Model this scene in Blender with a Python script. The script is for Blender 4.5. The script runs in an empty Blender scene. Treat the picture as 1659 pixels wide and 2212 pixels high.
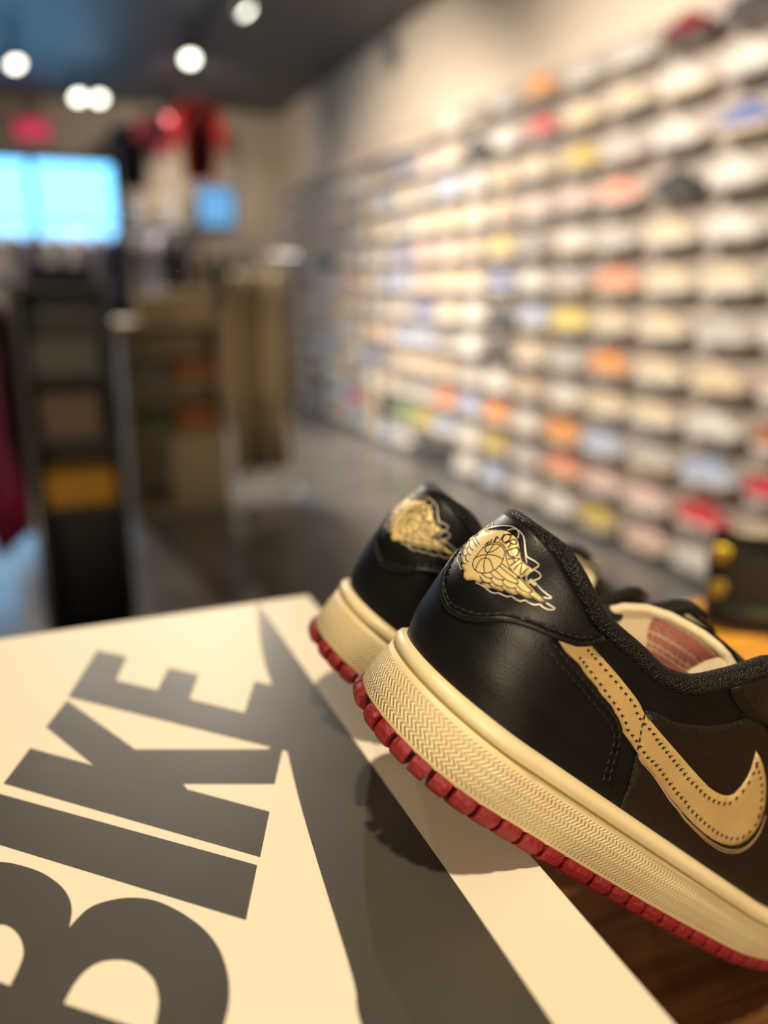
import bpy, bmesh, math, random
import numpy as np
from mathutils import Vector, Matrix
from mathutils.geometry import delaunay_2d_cdt

random.seed(7)
scene = bpy.context.scene
COL = scene.collection

# ------------------------------------------------------------------ camera
CAM_Z = 1.2
PITCH, YAW = math.radians(15.529), math.radians(22.029)
cam_data = bpy.data.cameras.new('camera')
cam = bpy.data.objects.new('camera', cam_data)
COL.objects.link(cam)
cam.location = (0, 0, CAM_Z)
cam.rotation_euler = (math.pi / 2 - PITCH, 0, -YAW)
cam_data.sensor_fit = 'VERTICAL'
cam_data.sensor_height = 24.0
cam_data.lens = 24.0 * 1749 / 2212
cam_data.clip_start = 0.01
cam_data.clip_end = 100
cam_data.dof.use_dof = True
cam_data.dof.focus_distance = 0.298
cam_data.dof.aperture_fstop = 1.95
scene.camera = cam

# ------------------------------------------------------------------ view, world, lights
vs = scene.view_settings
scene.display_settings.display_device = 'sRGB'
vs.view_transform = 'Standard'
vs.look = 'None'
vs.exposure = 0.0
vs.gamma = 1.0
vs.use_curve_mapping = False
scene.cycles.use_denoising = True
scene.cycles.max_bounces = 5
scene.cycles.use_adaptive_sampling = True
scene.cycles.adaptive_threshold = 0.02
scene.cycles.sample_clamp_indirect = 6.0

world = bpy.data.worlds.new('daylight')
scene.world = world
world.use_nodes = True
bg = world.node_tree.nodes['Background']
bg.inputs['Color'].default_value = (0.20, 0.60, 1.0, 1)
bg.inputs['Strength'].default_value = 3.4


def lamp(name, kind, loc, target, energy, color, size=0.1, angle=60, blend=0.5, size_y=None):
    d = bpy.data.lights.new(name, kind)
    d.energy = energy
    d.color = color
    if kind == 'AREA':
        d.size = size
        if size_y:
            d.shape = 'RECTANGLE'
            d.size_y = size_y
    elif kind == 'SPOT':
        d.shadow_soft_size = size
        d.spot_size = math.radians(angle)
        d.spot_blend = blend
    else:
        d.shadow_soft_size = size
    o = bpy.data.objects.new(name, d)
    COL.objects.link(o)
    o.location = loc
    v = Vector(target) - Vector(loc)
    o.rotation_euler = v.to_track_quat('-Z', 'Y').to_euler()
    return o


WARM = (1.0, 0.82, 0.56)
lamp('track_spot_key', 'SPOT', (-0.02, -0.05, 2.85), (0.10, 0.26, 1.0), 138, WARM, size=0.05, angle=40)
lamp('rear_fill_light', 'AREA', (-0.5, -3.1, 1.85), (0.15, 0.3, 1.05), 112, (1.0, 0.81, 0.54), size=1.5, size_y=0.9)  # unseen fill added behind the camera to light the shoe flank, no real fixture
lamp('track_spot_table', 'SPOT', (1.05, 0.75, 2.85), (0.72, 0.47, 0.87), 1250, (1.0, 0.84, 0.18), size=0.06, angle=20)


# ------------------------------------------------------------------ materials
def mat(name, color, rough=0.5, metal=0.0, spec=0.5, bump=None, noise=None, coat=0.0, sheen=0.0):
    """procedural principled material; bump=(scale, distance), noise=(scale, colour2, factor range)"""
    m = bpy.data.materials.new(name)
    m.use_nodes = True
    nt = m.node_tree
    p = nt.nodes['Principled BSDF']
    p.inputs['Base Color'].default_value = (*color, 1)
    p.inputs['Roughness'].default_value = rough
    p.inputs['Metallic'].default_value = metal
    p.inputs['Specular IOR Level'].default_value = spec
    p.inputs['Coat Weight'].default_value = coat
    p.inputs['Sheen Weight'].default_value = sheen
    tc = nt.nodes.new('ShaderNodeTexCoord')
    if noise:
        n = nt.nodes.new('ShaderNodeTexNoise')
        n.inputs['Scale'].default_value = noise[0]
        n.inputs['Detail'].default_value = 4
        nt.links.new(tc.outputs['Object'], n.inputs['Vector'])
        r = nt.nodes.new('ShaderNodeValToRGB')
        r.color_ramp.elements[0].position = 0.35
        r.color_ramp.elements[0].color = (*color, 1)
        r.color_ramp.elements[1].position = 0.75
        r.color_ramp.elements[1].color = (*noise[1], 1)
        nt.links.new(n.outputs['Fac'], r.inputs['Fac'])
        nt.links.new(r.outputs['Color'], p.inputs['Base Color'])
    if bump:
        n = nt.nodes.new('ShaderNodeTexNoise')
        n.inputs['Scale'].default_value = bump[0]
        n.inputs['Detail'].default_value = 3
        nt.links.new(tc.outputs['Object'], n.inputs['Vector'])
        b = nt.nodes.new('ShaderNodeBump')
        b.inputs['Strength'].default_value = bump[2] if len(bump) > 2 else 0.5
        b.inputs['Distance'].default_value = bump[1]
        nt.links.new(n.outputs['Fac'], b.inputs['Height'])
        nt.links.new(b.outputs['Normal'], p.inputs['Normal'])
    return m


def emit(name, color, strength):
    m = bpy.data.materials.new(name)
    m.use_nodes = True
    nt = m.node_tree
    nt.nodes.remove(nt.nodes['Principled BSDF'])
    e = nt.nodes.new('ShaderNodeEmission')
    e.inputs['Color'].default_value = (*color, 1)
    e.inputs['Strength'].default_value = strength
    nt.links.new(e.outputs[0], nt.nodes['Material Output'].inputs['Surface'])
    return m


def leather(name, color, rough, scale, dist, wr=0.55):
    m = bpy.data.materials.new(name)
    m.use_nodes = True
    nt = m.node_tree
    p = nt.nodes['Principled BSDF']
    p.inputs['Base Color'].default_value = (*color, 1)
    p.inputs['Specular IOR Level'].default_value = 0.32
    tc = nt.nodes.new('ShaderNodeTexCoord')
    v = nt.nodes.new('ShaderNodeTexVoronoi')
    v.inputs['Scale'].default_value = scale
    n = nt.nodes.new('ShaderNodeTexNoise')
    n.inputs['Scale'].default_value = 90
    n.inputs['Detail'].default_value = 6
    mp = nt.nodes.new('ShaderNodeMapping')
    mp.inputs['Scale'].default_value = (0.6, 1, 2.2)
    nt.links.new(tc.outputs['Object'], v.inputs['Vector'])
    nt.links.new(tc.outputs['Object'], mp.inputs['Vector'])
    nt.links.new(mp.outputs['Vector'], n.inputs['Vector'])
    a = nt.nodes.new('ShaderNodeMath')
    a.operation = 'MULTIPLY_ADD'
    a.inputs[1].default_value = wr * 4
    nt.links.new(n.outputs['Fac'], a.inputs[0])
    nt.links.new(v.outputs['Distance'], a.inputs[2])
    b = nt.nodes.new('ShaderNodeBump')
    b.inputs['Strength'].default_value = 0.6
    b.inputs['Distance'].default_value = dist
    nt.links.new(a.outputs[0], b.inputs['Height'])
    nt.links.new(b.outputs['Normal'], p.inputs['Normal'])
    rr = nt.nodes.new('ShaderNodeMapRange')
    rr.inputs['To Min'].default_value = rough - 0.08
    rr.inputs['To Max'].default_value = rough + 0.14
    nt.links.new(n.outputs['Fac'], rr.inputs['Value'])
    nt.links.new(rr.outputs['Result'], p.inputs['Roughness'])
    return m


def woven_rubber(name, c1, c2):
    """cream rubber sidewall with pressed zigzag texture, on the sidewall's own UV (metres)"""
    m = bpy.data.materials.new(name)
    m.use_nodes = True
    nt = m.node_tree
    p = nt.nodes['Principled BSDF']
    p.inputs['Roughness'].default_value = 0.5
    uv = nt.nodes.new('ShaderNodeUVMap')
    sp = nt.nodes.new('ShaderNodeSeparateXYZ')
    nt.links.new(uv.outputs['UV'], sp.inputs[0])

    def mth(op, a, b=None, c=None):
        n = nt.nodes.new('ShaderNodeMath')
        n.operation = op
        for i, x in enumerate((a, b, c)):
            if x is None:
                continue
            if isinstance(x, (int, float)):
                n.inputs[i].default_value = x
            else:
                nt.links.new(x, n.inputs[i])
        return n.outputs[0]
    U, V = sp.outputs[0], sp.outputs[1]
    row = mth('DIVIDE', V, 0.0019)
    rowi = mth('FLOOR', row)
    par = mth('MODULO', rowi, 2.0)
    sgn = mth('MULTIPLY_ADD', par, 1.2, -0.6)
    fr = mth('FRACT', row)
    ph = mth('ADD', mth('DIVIDE', U, 0.0021), mth('MULTIPLY', sgn, fr))
    st = mth('SINE', mth('MULTIPLY', ph, 6.2832))
    st = mth('SMOOTH_MAX', st, -0.6, 0.5)
    edge = mth('SINE', mth('MULTIPLY', fr, 3.1416))
    h = mth('MULTIPLY', st, mth('POWER', edge, 0.6))
    # plain rim along both edges of the sidewall
    rim = mth('MULTIPLY', mth('GREATER_THAN', V, 0.0014), mth('LESS_THAN', V, 0.0165))
    h = mth('MULTIPLY', h, rim)
    b = nt.nodes.new('ShaderNodeBump')
    b.inputs['Strength'].default_value = 0.75
    b.inputs['Distance'].default_value = 0.0007
    nt.links.new(h, b.inputs['Height'])
    nt.links.new(b.outputs['Normal'], p.inputs['Normal'])
    n = nt.nodes.new('ShaderNodeTexNoise')
    n.inputs['Scale'].default_value = 35
    tc = nt.nodes.new('ShaderNodeTexCoord')
    nt.links.new(tc.outputs['Object'], n.inputs['Vector'])
    r = nt.nodes.new('ShaderNodeValToRGB')
    r.color_ramp.elements[0].position = 0.3
    r.color_ramp.elements[0].color = (*c1, 1)
    r.color_ramp.elements[1].position = 0.75
    r.color_ramp.elements[1].color = (*c2, 1)
    nt.links.new(n.outputs['Fac'], r.inputs['Fac'])
    nt.links.new(r.outputs['Color'], p.inputs['Base Color'])
    return m


def wood(name, c1, c2, rough=0.35, scale=9):
    m = bpy.data.materials.new(name)
    m.use_nodes = True
    nt = m.node_tree
    p = nt.nodes['Principled BSDF']
    p.inputs['Roughness'].default_value = rough
    tc = nt.nodes.new('ShaderNodeTexCoord')
    mp = nt.nodes.new('ShaderNodeMapping')
    mp.inputs['Scale'].default_value = (1.2, 14, 1)
    mp.inputs['Rotation'].default_value = (0, 0, math.radians(14))
    n = nt.nodes.new('ShaderNodeTexNoise')
    n.inputs['Scale'].default_value = scale
    n.inputs['Detail'].default_value = 6
    n.inputs['Distortion'].default_value = 0.6
    r = nt.nodes.new('ShaderNodeValToRGB')
    r.color_ramp.elements[0].position = 0.36
    r.color_ramp.elements[0].color = (*c1, 1)
    r.color_ramp.elements[1].position = 0.66
    r.color_ramp.elements[1].color = (*c2, 1)
    nt.links.new(tc.outputs['Object'], mp.inputs['Vector'])
    nt.links.new(mp.outputs['Vector'], n.inputs['Vector'])
    nt.links.new(n.outputs['Fac'], r.inputs['Fac'])
    nt.links.new(r.outputs['Color'], p.inputs['Base Color'])
    return m


M_LEATHER = leather('black_leather', (0.0045, 0.0042, 0.0042), 0.36, 1700, 0.00009)
M_QUARTER = leather('black_tumbled_leather', (0.013, 0.0088, 0.0045), 0.42, 1300, 0.00022, 1.3)
M_KNIT = leather('black_knit', (0.004, 0.004, 0.0045), 0.42, 1000, 0.0016, 0.1)
M_LINING = mat('cream_lining', (0.62, 0.50, 0.33), 0.85, bump=(900, 0.0004))
M_CANVAS = mat('cream_canvas', (0.74, 0.62, 0.42), 0.8, bump=(1300, 0.0005, 0.8))
M_SOLE = woven_rubber('cream_woven_rubber', (0.68, 0.54, 0.30), (0.76, 0.635, 0.38))
M_PIPING = mat('cream_rubber_bead', (0.75, 0.62, 0.36), 0.42, noise=(30, (0.81, 0.69, 0.45)))
M_WELT = mat('olive_welt', (0.30, 0.22, 0.06), 0.7)
M_RED = mat('red_rubber', (0.22, 0.009, 0.013), 0.55, bump=(420, 0.0012, 0.9))
M_GOLD = mat('gold_print', (0.76, 0.59, 0.28), 0.42, metal=0.2, bump=(500, 0.0002))
M_INK = mat('black_ink', (0.008, 0.007, 0.006), 0.45)
M_SILVER = mat('silver_print', (0.62, 0.58, 0.52), 0.35, metal=0.4)
M_SWOOSH = mat('cream_patent', (0.50, 0.335, 0.13), 0.30, noise=(60, (0.57, 0.40, 0.18)), bump=(70, 0.0008, 0.5))
M_THREAD = mat('black_thread', (0.010, 0.009, 0.008), 0.5)
M_EDGE = mat('cream_cut_edge', (0.45, 0.31, 0.17), 0.6)
M_LABELRED = mat('label_red', (0.36, 0.10, 0.09), 0.8)
M_MAROON = mat('maroon_fabric', (0.10, 0.012, 0.015), 0.8)
M_CARD = mat('cream_card', (0.80, 0.725, 0.585), 0.5, noise=(9, (0.82, 0.745, 0.605)), bump=(250, 0.00006))
M_CARDEDGE = mat('worn_card_edge', (0.78, 0.66, 0.36), 0.7)
M_PRINT = mat('charcoal_print', (0.052, 0.047, 0.040), 0.42, noise=(40, (0.060, 0.053, 0.044)))
M_TABLE = wood('table_wood', (0.085, 0.034, 0.014), (0.17, 0.072, 0.022), 0.33)


# ------------------------------------------------------------------ object helpers
def link(o, parent=None):
    COL.objects.link(o)
    if parent is not None:
        o.parent = parent
    return o


def obj(name, verts, faces, material, parent=None, smooth=False, uv=None):
    me = bpy.data.meshes.new(name)
    me.from_pydata([tuple(map(float, v)) for v in verts], [], [tuple(f) for f in faces])
    if smooth:
        me.polygons.foreach_set('use_smooth', [True] * len(me.polygons))
    if uv is not None:
        lay = me.uv_layers.new(name='UVMap')
        for lp in me.loops:
            lay.data[lp.index].uv = uv[lp.vertex_index]
    me.update()
    o = bpy.data.objects.new(name, me)
    if material:
        me.materials.append(material)
    return link(o, parent)


def thing(name, label, cat, loc=(0, 0, 0), rz=0, group=None):
    o = bpy.data.objects.new(name, None)
    o.empty_display_size = 0.05
    o.location = loc
    o.rotation_euler = (0, 0, rz)
    tag(o, label, cat, group)
    return link(o)


def tag(o, label, cat, group=None):
    o['label'] = label
    o['category'] = cat
    if group:
        o['group'] = group
    return o


def structure(o):
    o['kind'] = 'structure'
    return o


def box_vf(x0, x1, y0, y1, z0, z1, b=0.0):
    bm = bmesh.new()
    bmesh.ops.create_cube(bm, size=1)
    for v in bm.verts:
        v.co = ((x0 + x1) / 2 + v.co.x * (x1 - x0), (y0 + y1) / 2 + v.co.y * (y1 - y0), (z0 + z1) / 2 + v.co.z * (z1 - z0))
    if b:
        bmesh.ops.bevel(bm, geom=bm.edges[:], offset=b, segments=2, affect='EDGES', profile=0.7)
    bm.verts.index_update()
    vf = [v.co.copy() for v in bm.verts], [[v.index for v in f.verts] for f in bm.faces]
    bm.free()
    return vf


def box(name, x0, x1, y0, y1, z0, z1, material, parent=None, b=0.0):
    return obj(name, *box_vf(x0, x1, y0, y1, z0, z1, b), material, parent)


def grid_faces(n, m, closed=False):
    """faces of an n x m vertex grid (index i*m+j), optionally closed along n"""
    f = []
    for i in range(n if closed else n - 1):
        k = (i + 1) % n
        for j in range(m - 1):
            f.append((i * m + j, k * m + j, k * m + j + 1, i * m + j + 1))
    return f


def tube_vf(path, ra, rb=None, closed=False, n=10, up=(0, 0, 1)):
    P = np.asarray(path, float)
    if closed:
        T = np.roll(P, -1, 0) - np.roll(P, 1, 0)
    else:
        T = np.gradient(P, axis=0)
    T /= np.linalg.norm(T, axis=1)[:, None] + 1e-12
    U = np.tile(np.asarray(up, float), (len(P), 1))
    A = np.cross(T, U)
    A /= np.linalg.norm(A, axis=1)[:, None] + 1e-9
    B = np.cross(A, T)
    rb = ra if rb is None else rb
    ra = np.broadcast_to(ra, len(P))[:, None]
    rb = np.broadcast_to(rb, len(P))[:, None]
    V = []
    for k in range(n):
        t = 2 * math.pi * k / n
        V.append(P + A * ra * math.cos(t) + B * rb * math.sin(t))
    V = np.stack(V, 1)
    m = n
    f = []
    for i in range(len(P) if closed else len(P) - 1):
        j = (i + 1) % len(P)
        for k in range(n):
            l = (k + 1) % n
            f.append((i * m + k, j * m + k, j * m + l, i * m + l))
    if not closed:
        f.append(tuple(range(n))[::-1])
        f.append(tuple((len(P) - 1) * m + k for k in range(n)))
    return V.reshape(-1, 3), f


def join_vf(parts):
    V, F = [], []
    for v, f in parts:
        o = len(V)
        V.extend([tuple(map(float, x)) for x in v])
        F.extend([tuple(i + o for i in q) for q in f])
    return V, F


def prism_vf(poly, z0, z1):
    """flat polygon (list of xy, concave allowed) as a thin plate"""
    vs, es, fs, *_ = delaunay_2d_cdt([Vector(p) for p in poly], [], [list(range(len(poly)))], 1, 1e-7)
    n = len(vs)
    V = [(v.x, v.y, z1) for v in vs] + [(v.x, v.y, z0) for v in vs]
    F = [tuple(f) for f in fs]
    ec = {}
    for f in fs:
        for a, b in zip(f, list(f[1:]) + [f[0]]):
            ec[(a, b)] = 1
    for (a, b) in list(ec):
        if (b, a) not in ec:
            F.append((b, a, a + n, b + n))
    return V, F


def hole_prism_vf(poly, holes, z0, z1):
    pts, edges = [], []
    for loop in [poly] + holes:
        o = len(pts)
        pts += [Vector(p) for p in loop]
        edges += [(o + i, o + (i + 1) % len(loop)) for i in range(len(loop))]
    vs, es, fs, *_ = delaunay_2d_cdt(pts, edges, [], 0, 1e-7)

    def inside(p, L):
        c = False
        for i in range(len(L)):
            (x1, y1), (x2, y2) = L[i], L[i - 1]
            if (y1 > p[1]) != (y2 > p[1]) and p[0] < (x2 - x1) * (p[1] - y1) / (y2 - y1) + x1:
                c = not c
        return c
    keep = []
    for f in fs:
        c = sum((vs[i] for i in f), Vector((0, 0))) / len(f)
        if inside(c, poly) and not any(inside(c, h) for h in holes):
            keep.append(f)
    n = len(vs)
    V = [(v.x, v.y, z1) for v in vs] + [(v.x, v.y, z0) for v in vs]
    F = [tuple(f) for f in keep]
    ec = {(a, b) for f in keep for a, b in zip(f, list(f[1:]) + [f[0]])}
    for (a, b) in list(ec):
        if (b, a) not in ec:
            F.append((b, a, a + n, b + n))
    return V, F


# ------------------------------------------------------------------ the room
WALL_X, BACK_Y, LEFT_X, REAR_Y, CEIL = 2.5, 9.2, -3.6, -3.2, 2.96
M_FLOOR = mat('dark_polished_concrete', (0.13, 0.124, 0.118), 0.16, noise=(2.5, (0.22, 0.208, 0.195)))
M_CEIL = mat('charcoal_ceiling', (0.075, 0.072, 0.074), 0.5)
M_WALL = mat('warm_white_wall', (0.74, 0.62, 0.48), 0.7)
M_BACKWALL = mat('beige_back_wall', (0.42, 0.36, 0.29), 0.75)
M_GREYWALL = mat('grey_wall', (0.30, 0.28, 0.27), 0.8)
M_SHELF = mat('shelf_acrylic', (0.60, 0.55, 0.50), 0.4)
M_FRAME = mat('dark_aluminium', (0.03, 0.035, 0.045), 0.4, metal=0.6)
M_BASE = mat('blue_grey_baseboard', (0.10, 0.11, 0.14), 0.6)

structure(box('floor', LEFT_X - .1, WALL_X + .1, REAR_Y - .1, BACK_Y + .1, -.1, 0, M_FLOOR))
structure(box('ceiling', LEFT_X - .1, WALL_X + .1, REAR_Y - .1, BACK_Y + .1, CEIL, CEIL + .1, M_CEIL))
structure(box('wall_right', WALL_X, WALL_X + .1, REAR_Y, BACK_Y, 0, CEIL, M_WALL))
structure(box('wall_left', LEFT_X - .1, LEFT_X, REAR_Y, BACK_Y, 0, CEIL, M_GREYWALL))
structure(box('wall_rear', LEFT_X, WALL_X, REAR_Y - .1, REAR_Y, 0, CEIL, M_WALL))
structure(box('trim_1', WALL_X - .012, WALL_X, 1.7, BACK_Y, .085, 2.26, mat('taupe_display_panel', (.46, .405, .36), .7)))
structure(box('baseboard_right', WALL_X - .02, WALL_X, REAR_Y, BACK_Y, 0, .085, M_BASE))
# back wall with the shop window let into it
WX0, WX1, WZ0, WZ1 = -1.6, 0.78, 0.12, 2.42
wb = structure(bpy.data.objects.new('wall_back', None))
link(wb)
box('wall_panel', WX1, WALL_X, BACK_Y, BACK_Y + .1, 0, CEIL, M_BACKWALL, wb)
box('wall_panel', LEFT_X, WX0, BACK_Y, BACK_Y + .1, 0, CEIL, M_BACKWALL, wb)
box('wall_panel', WX0, WX1, BACK_Y, BACK_Y + .1, WZ1, CEIL, M_BACKWALL, wb)
box('wall_panel', WX0, WX1, BACK_Y, BACK_Y + .1, 0, WZ0, M_BACKWALL, wb)
M_GLASS = bpy.data.materials.new('window_glass')
M_GLASS.use_nodes = True
_p = M_GLASS.node_tree.nodes['Principled BSDF']
_p.inputs['Transmission Weight'].default_value = 1.0
_p.inputs['Roughness'].default_value = 0.0
_p.inputs['IOR'].default_value = 1.02
_p.inputs['Base Color'].default_value = (0.85, 0.95, 1, 1)
win = structure(bpy.data.objects.new('window_1', None))
link(win)
xs = np.linspace(WX0, WX1, 4)
for i in range(4):
    box('window_frame', xs[i] - .03, xs[i] + .03, BACK_Y - .02, BACK_Y + .06, WZ0, WZ1, M_FRAME, win)
for z in (WZ0, 1.62, WZ1):
    box('window_frame', WX0, WX1, BACK_Y - .02, BACK_Y + .06, z - .03, z + .03, M_FRAME, win)
for i in range(3):
    box('pane', xs[i] + .03, xs[i + 1] - .03, BACK_Y + .015, BACK_Y + .025, WZ0 + .03, 1.59, M_GLASS, win)
    box('pane', xs[i] + .03, xs[i + 1] - .03, BACK_Y + .015, BACK_Y + .025, 1.65, WZ1 - .03, M_GLASS, win)


# ------------------------------------------------------------------ ceiling track lamps
M_LAMP = mat('black_lamp_body', (0.02, 0.02, 0.02), 0.5)
M_LENS = emit('lamp_lens', (1.0, 0.97, 0.82), 9)
TRACK_Z = 2.80


def lathe_vf(prof, n=16):
    V = [(r * math.cos(2 * math.pi * k / n), r * math.sin(2 * math.pi * k / n), z) for k in range(n) for r, z in prof]
    return V, grid_faces(n, len(prof), True)


def track_head(x, y, aim, energy, label, color=(1.0, 0.87, 0.72), angle=110, z=TRACK_Z):
    t = thing('track_lamp', label, 'lamp', (x, y, z), 0, 'ceiling track lamps')
    obj('stem', *lathe_vf([(0, .155), (.012, .155), (.012, .03), (0, .03)], 8), M_LAMP, t)
    d = (Vector(aim) - Vector((x, y, z))).normalized()
    q = d.to_track_quat('-Z', 'Y').to_matrix().to_4x4()
    b = obj('lamp_body', *lathe_vf([(0, .06), (.045, .055), (.052, -.05), (.047, -.06), (.043, -.045), (0, -.04)]), M_LAMP, t, True)
    b.matrix_local = q
    l = obj('lens', *lathe_vf([(.0425, -.045), (.03, -.052), (0, -.055)]), M_LENS, t, True)
    l.matrix_local = q
    if energy:
        s = lamp('track_lamp_light', 'SPOT', tuple(Vector((x, y, z)) + d * .08), aim, energy, color, size=.04, angle=angle, blend=.9)
    return t


track_head(1.24, 5.30, (2.5, 4.6, .9), 14, 'white spot lamp at the top edge nearest the right wall')
track_head(1.19, 6.84, (1.55, 8.9, 2.1), 70, 'white spot lamp on the track beside the red jersey')
track_head(1.20, 3.50, (2.5, 3.2, .9), 14, 'spot lamp nearest the camera on the right ceiling track')
track_head(1.20, 1.90, (2.5, 2.0, .9), 14, 'spot lamp on the right track above the near end of the sneaker wall')
track_head(1.22, 8.35, (1.6, 9.2, 1.5), 60, 'spot lamp at the far end of the right ceiling track')
track_head(-.04, 7.10, (0.6, 5.5, .6), 400, 'leftmost round white spot lamp on the ceiling')
track_head(.43, 8.10, (0.9, 6.0, .6), 0, 'left lamp of the close pair of white spots near the back wall')
track_head(.60, 8.08, (0.9, 6.0, .6), 0, 'right lamp of the close pair of white spots near the back wall')
track_head(1.13, 6.50, (1.0, 4.5, .5), 430, 'dim cream spot lamp overlapping the lamp beside the red jersey')
track_head(0, 4.60, (2.5, 5.6, 1.3), 430, 'spot lamp in the middle of the left ceiling track', angle=80)  # added out of view to spread even light over the right wall
track_head(0, 2.40, (2.5, 3.2, 1.3), 400, 'spot lamp nearest the camera on the left ceiling track', angle=80)  # second added wall-wash lamp, also out of view
for x, y0, y1, w in ((1.2, 1.2, 8.8, 'right'), (.0, 1.2, 8.8, 'left')):
    tr = box('ceiling_track', x - .02, x + .02, y0, y1, 2.945, CEIL, M_LAMP)
    tag(tr, 'long black lamp track on the %s side of the ceiling' % w, 'lamp track', 'ceiling lamp tracks')


# ------------------------------------------------------------------ sneaker geometry
# shoe frame in metres: u heel to toe, v sideways, w up from the ground
LEN = .290
AW, RH, W1, W2 = .0404, .0461, .064, -.462
U0W = np.array([.025, .031, .042, .06, .078, .1])
U0K = np.array([.0028, -.0002, -.0042, -.0066, -.0042, .0006])
QK = np.array([0, .2, .45, .7, .85, 1, 1.15, 1.3, 1.45, 1.6, 1.75, 1.95, 2.2, 2.5, 2.8, 3.1, 3.44])
WTK = np.array([0.0915, 0.0915, 0.089, 0.08256, 0.07812, 0.0778, 0.07825, 0.07723, 0.08211, 0.09594, 0.11154, 0.1125, 0.1, 0.082, 0.066, 0.054, 0.036])
QMAX = 3.438


def sst(x, a, b):
    t = np.clip((x - a) / (b - a), 0, 1)
    return t * t * (3 - 2 * t)


def vlat(u):
    u = np.asarray(u, float)
    v = AW * np.sqrt(np.clip(1 - (1 - np.clip(u / RH, 0, 1)) ** 2.3, 0, 1))
    e = np.clip(u - RH, 0, None)
    v = v + W1 * e + W2 * e ** 2 * (1 - .35 * sst(u, .2, .29))
    return v * np.sqrt(np.clip(1 - np.clip((u - .205) / (LEN - .205), 0, 1) ** 2.4, 0, 1))


def vmed(u):
    u = np.asarray(u, float)
    v = AW * np.sqrt(np.clip(1 - (1 - np.clip(u / RH, 0, 1)) ** 2.3, 0, 1))
    v = v - .004 * np.exp(-((u - .11) / .035) ** 2) + .010 * sst(u, .11, .20)
    return v * np.sqrt(np.clip(1 - np.clip((u - .20) / (LEN - .20), 0, 1) ** 2.3, 0, 1))


def spring(u):
    return .018 * sst(np.asarray(u, float), .2, .33)


def wfox(u):
    u = np.asarray(u, float)
    return .0258 + .0065 * u - .0985 * np.minimum(u, .2) ** 2 - .02 * np.clip(u - .2, 0, None) + spring(u)


def topv(u):
    return np.interp(u, [0, .05, .09, .118, .14, .17, .2, .232], [.0275, .031, .034, .0295, .025, .021, .016, 0])


class Shoe:
    """side=+1: the outer flank lies on +v; side=-1: the inner flank lies on +v"""

    def __init__(self, side):
        self.side = side

    def edge(self, u, sign):
        return np.where(sign * self.side > 0, vlat(u), vmed(u))

    def S(self, q, s):
        q, s = np.broadcast_arrays(np.asarray(q, float), np.asarray(s, float))
        sg = np.where(q < 0, -1.0, 1.0)
        a = np.abs(q)
        wt = np.interp(a, QK, WTK)
        ph = np.clip(a, 0, 1) * np.pi / 2
        ub = np.where(a < 1, RH * (1 - np.cos(ph)), RH + (a - 1) * .1)
        wb = wfox(ub) - .001
        wt = np.maximum(wt, wb + .002) + spring(ub) * .8
        vb = self.edge(ub, sg) * np.where(a < 1, 1 - .0048 / AW, 1) - np.where(a < 1, 0, np.minimum(.0048, self.edge(ub, sg)))
        sh = np.where(a < 1, np.sin(ph) ** .87, 1)
        vt = topv(np.maximum(ub, .045)) * sh * np.where(a < 1, .9 + .1 * sh, 1)
        vt = np.where(ub > .15, np.minimum(vt, vb), vt)
        v1 = vb + (vt - vb) * np.clip(s, 0, None) ** 1.6
        w1 = wb + (wt - wb) * s
        al = np.clip(s, 0, 1.05) * np.pi / 2
        v2 = vt + (vb - vt) * np.cos(al)
        w2 = wb + (wt - wb) * np.sin(al)
        be = sst(ub, .14, .225)
        v = v1 * (1 - be) + v2 * be
        w = w1 * (1 - be) + w2 * be
        u = ub + np.interp(w, U0W, U0K) * np.clip(1.6 - a * .6, 0, 1) + .003 * np.where(a < 1, np.cos(ph), 0)
        u = u - .030 * sst(ub, .25, .29) * np.clip(s, 0, 1) ** 1.5
        return np.stack([u, v * sg, w], -1)

    def N(self, q, s):
        d = 2e-3
        q = np.asarray(q, float)
        s = np.asarray(s, float)
        a = self.S(q + d, s) - self.S(q - d, s)
        b = self.S(q, s + d) - self.S(q, s - d)
        n = np.cross(a, b)
        n /= np.linalg.norm(n, axis=-1)[..., None] + 1e-12
        P = self.S(q, s)
        c = np.stack([np.clip(P[..., 0], .05, .22), 0 * P[..., 1], np.full(P.shape[:-1], .02)], -1)
        sgn = np.sign((n * (P - c)).sum(-1))
        return n * np.where(sgn == 0, 1, sgn)[..., None]

    def off(self, q, s, h):
        return self.S(q, s) + self.N(q, s) * np.asarray(h)[..., None] if np.ndim(h) else self.S(q, s) + self.N(q, s) * h


def local(P):
    """shoe frame -> Blender object space (right handed)"""
    P = np.asarray(P, float).reshape(-1, 3).copy()
    P[:, 1] *= -1
    return P


def smooth_poly(pts, step=.006):
    """resample an open (q,s) polyline with a Catmull-Rom spline"""
    P = np.asarray(pts, float)
    if len(P) < 3:
        return P
    Q = np.vstack([2 * P[0] - P[1], P, 2 * P[-1] - P[-2]])
    out = []
    for i in range(1, len(Q) - 2):
        p0, p1, p2, p3 = Q[i - 1:i + 3]
        n = max(2, int(np.linalg.norm((p2 - p1) * [.06, .06]) / (step * .06) / 4) + 1)
        for t in np.linspace(0, 1, n, endpoint=False):
            out.append(.5 * (2 * p1 + (p2 - p0) * t + (2 * p0 - 5 * p1 + 4 * p2 - p3) * t * t + (3 * p1 - p0 - 3 * p2 + p3) * t ** 3))
    out.append(P[-1])
    return np.array(out)


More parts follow.
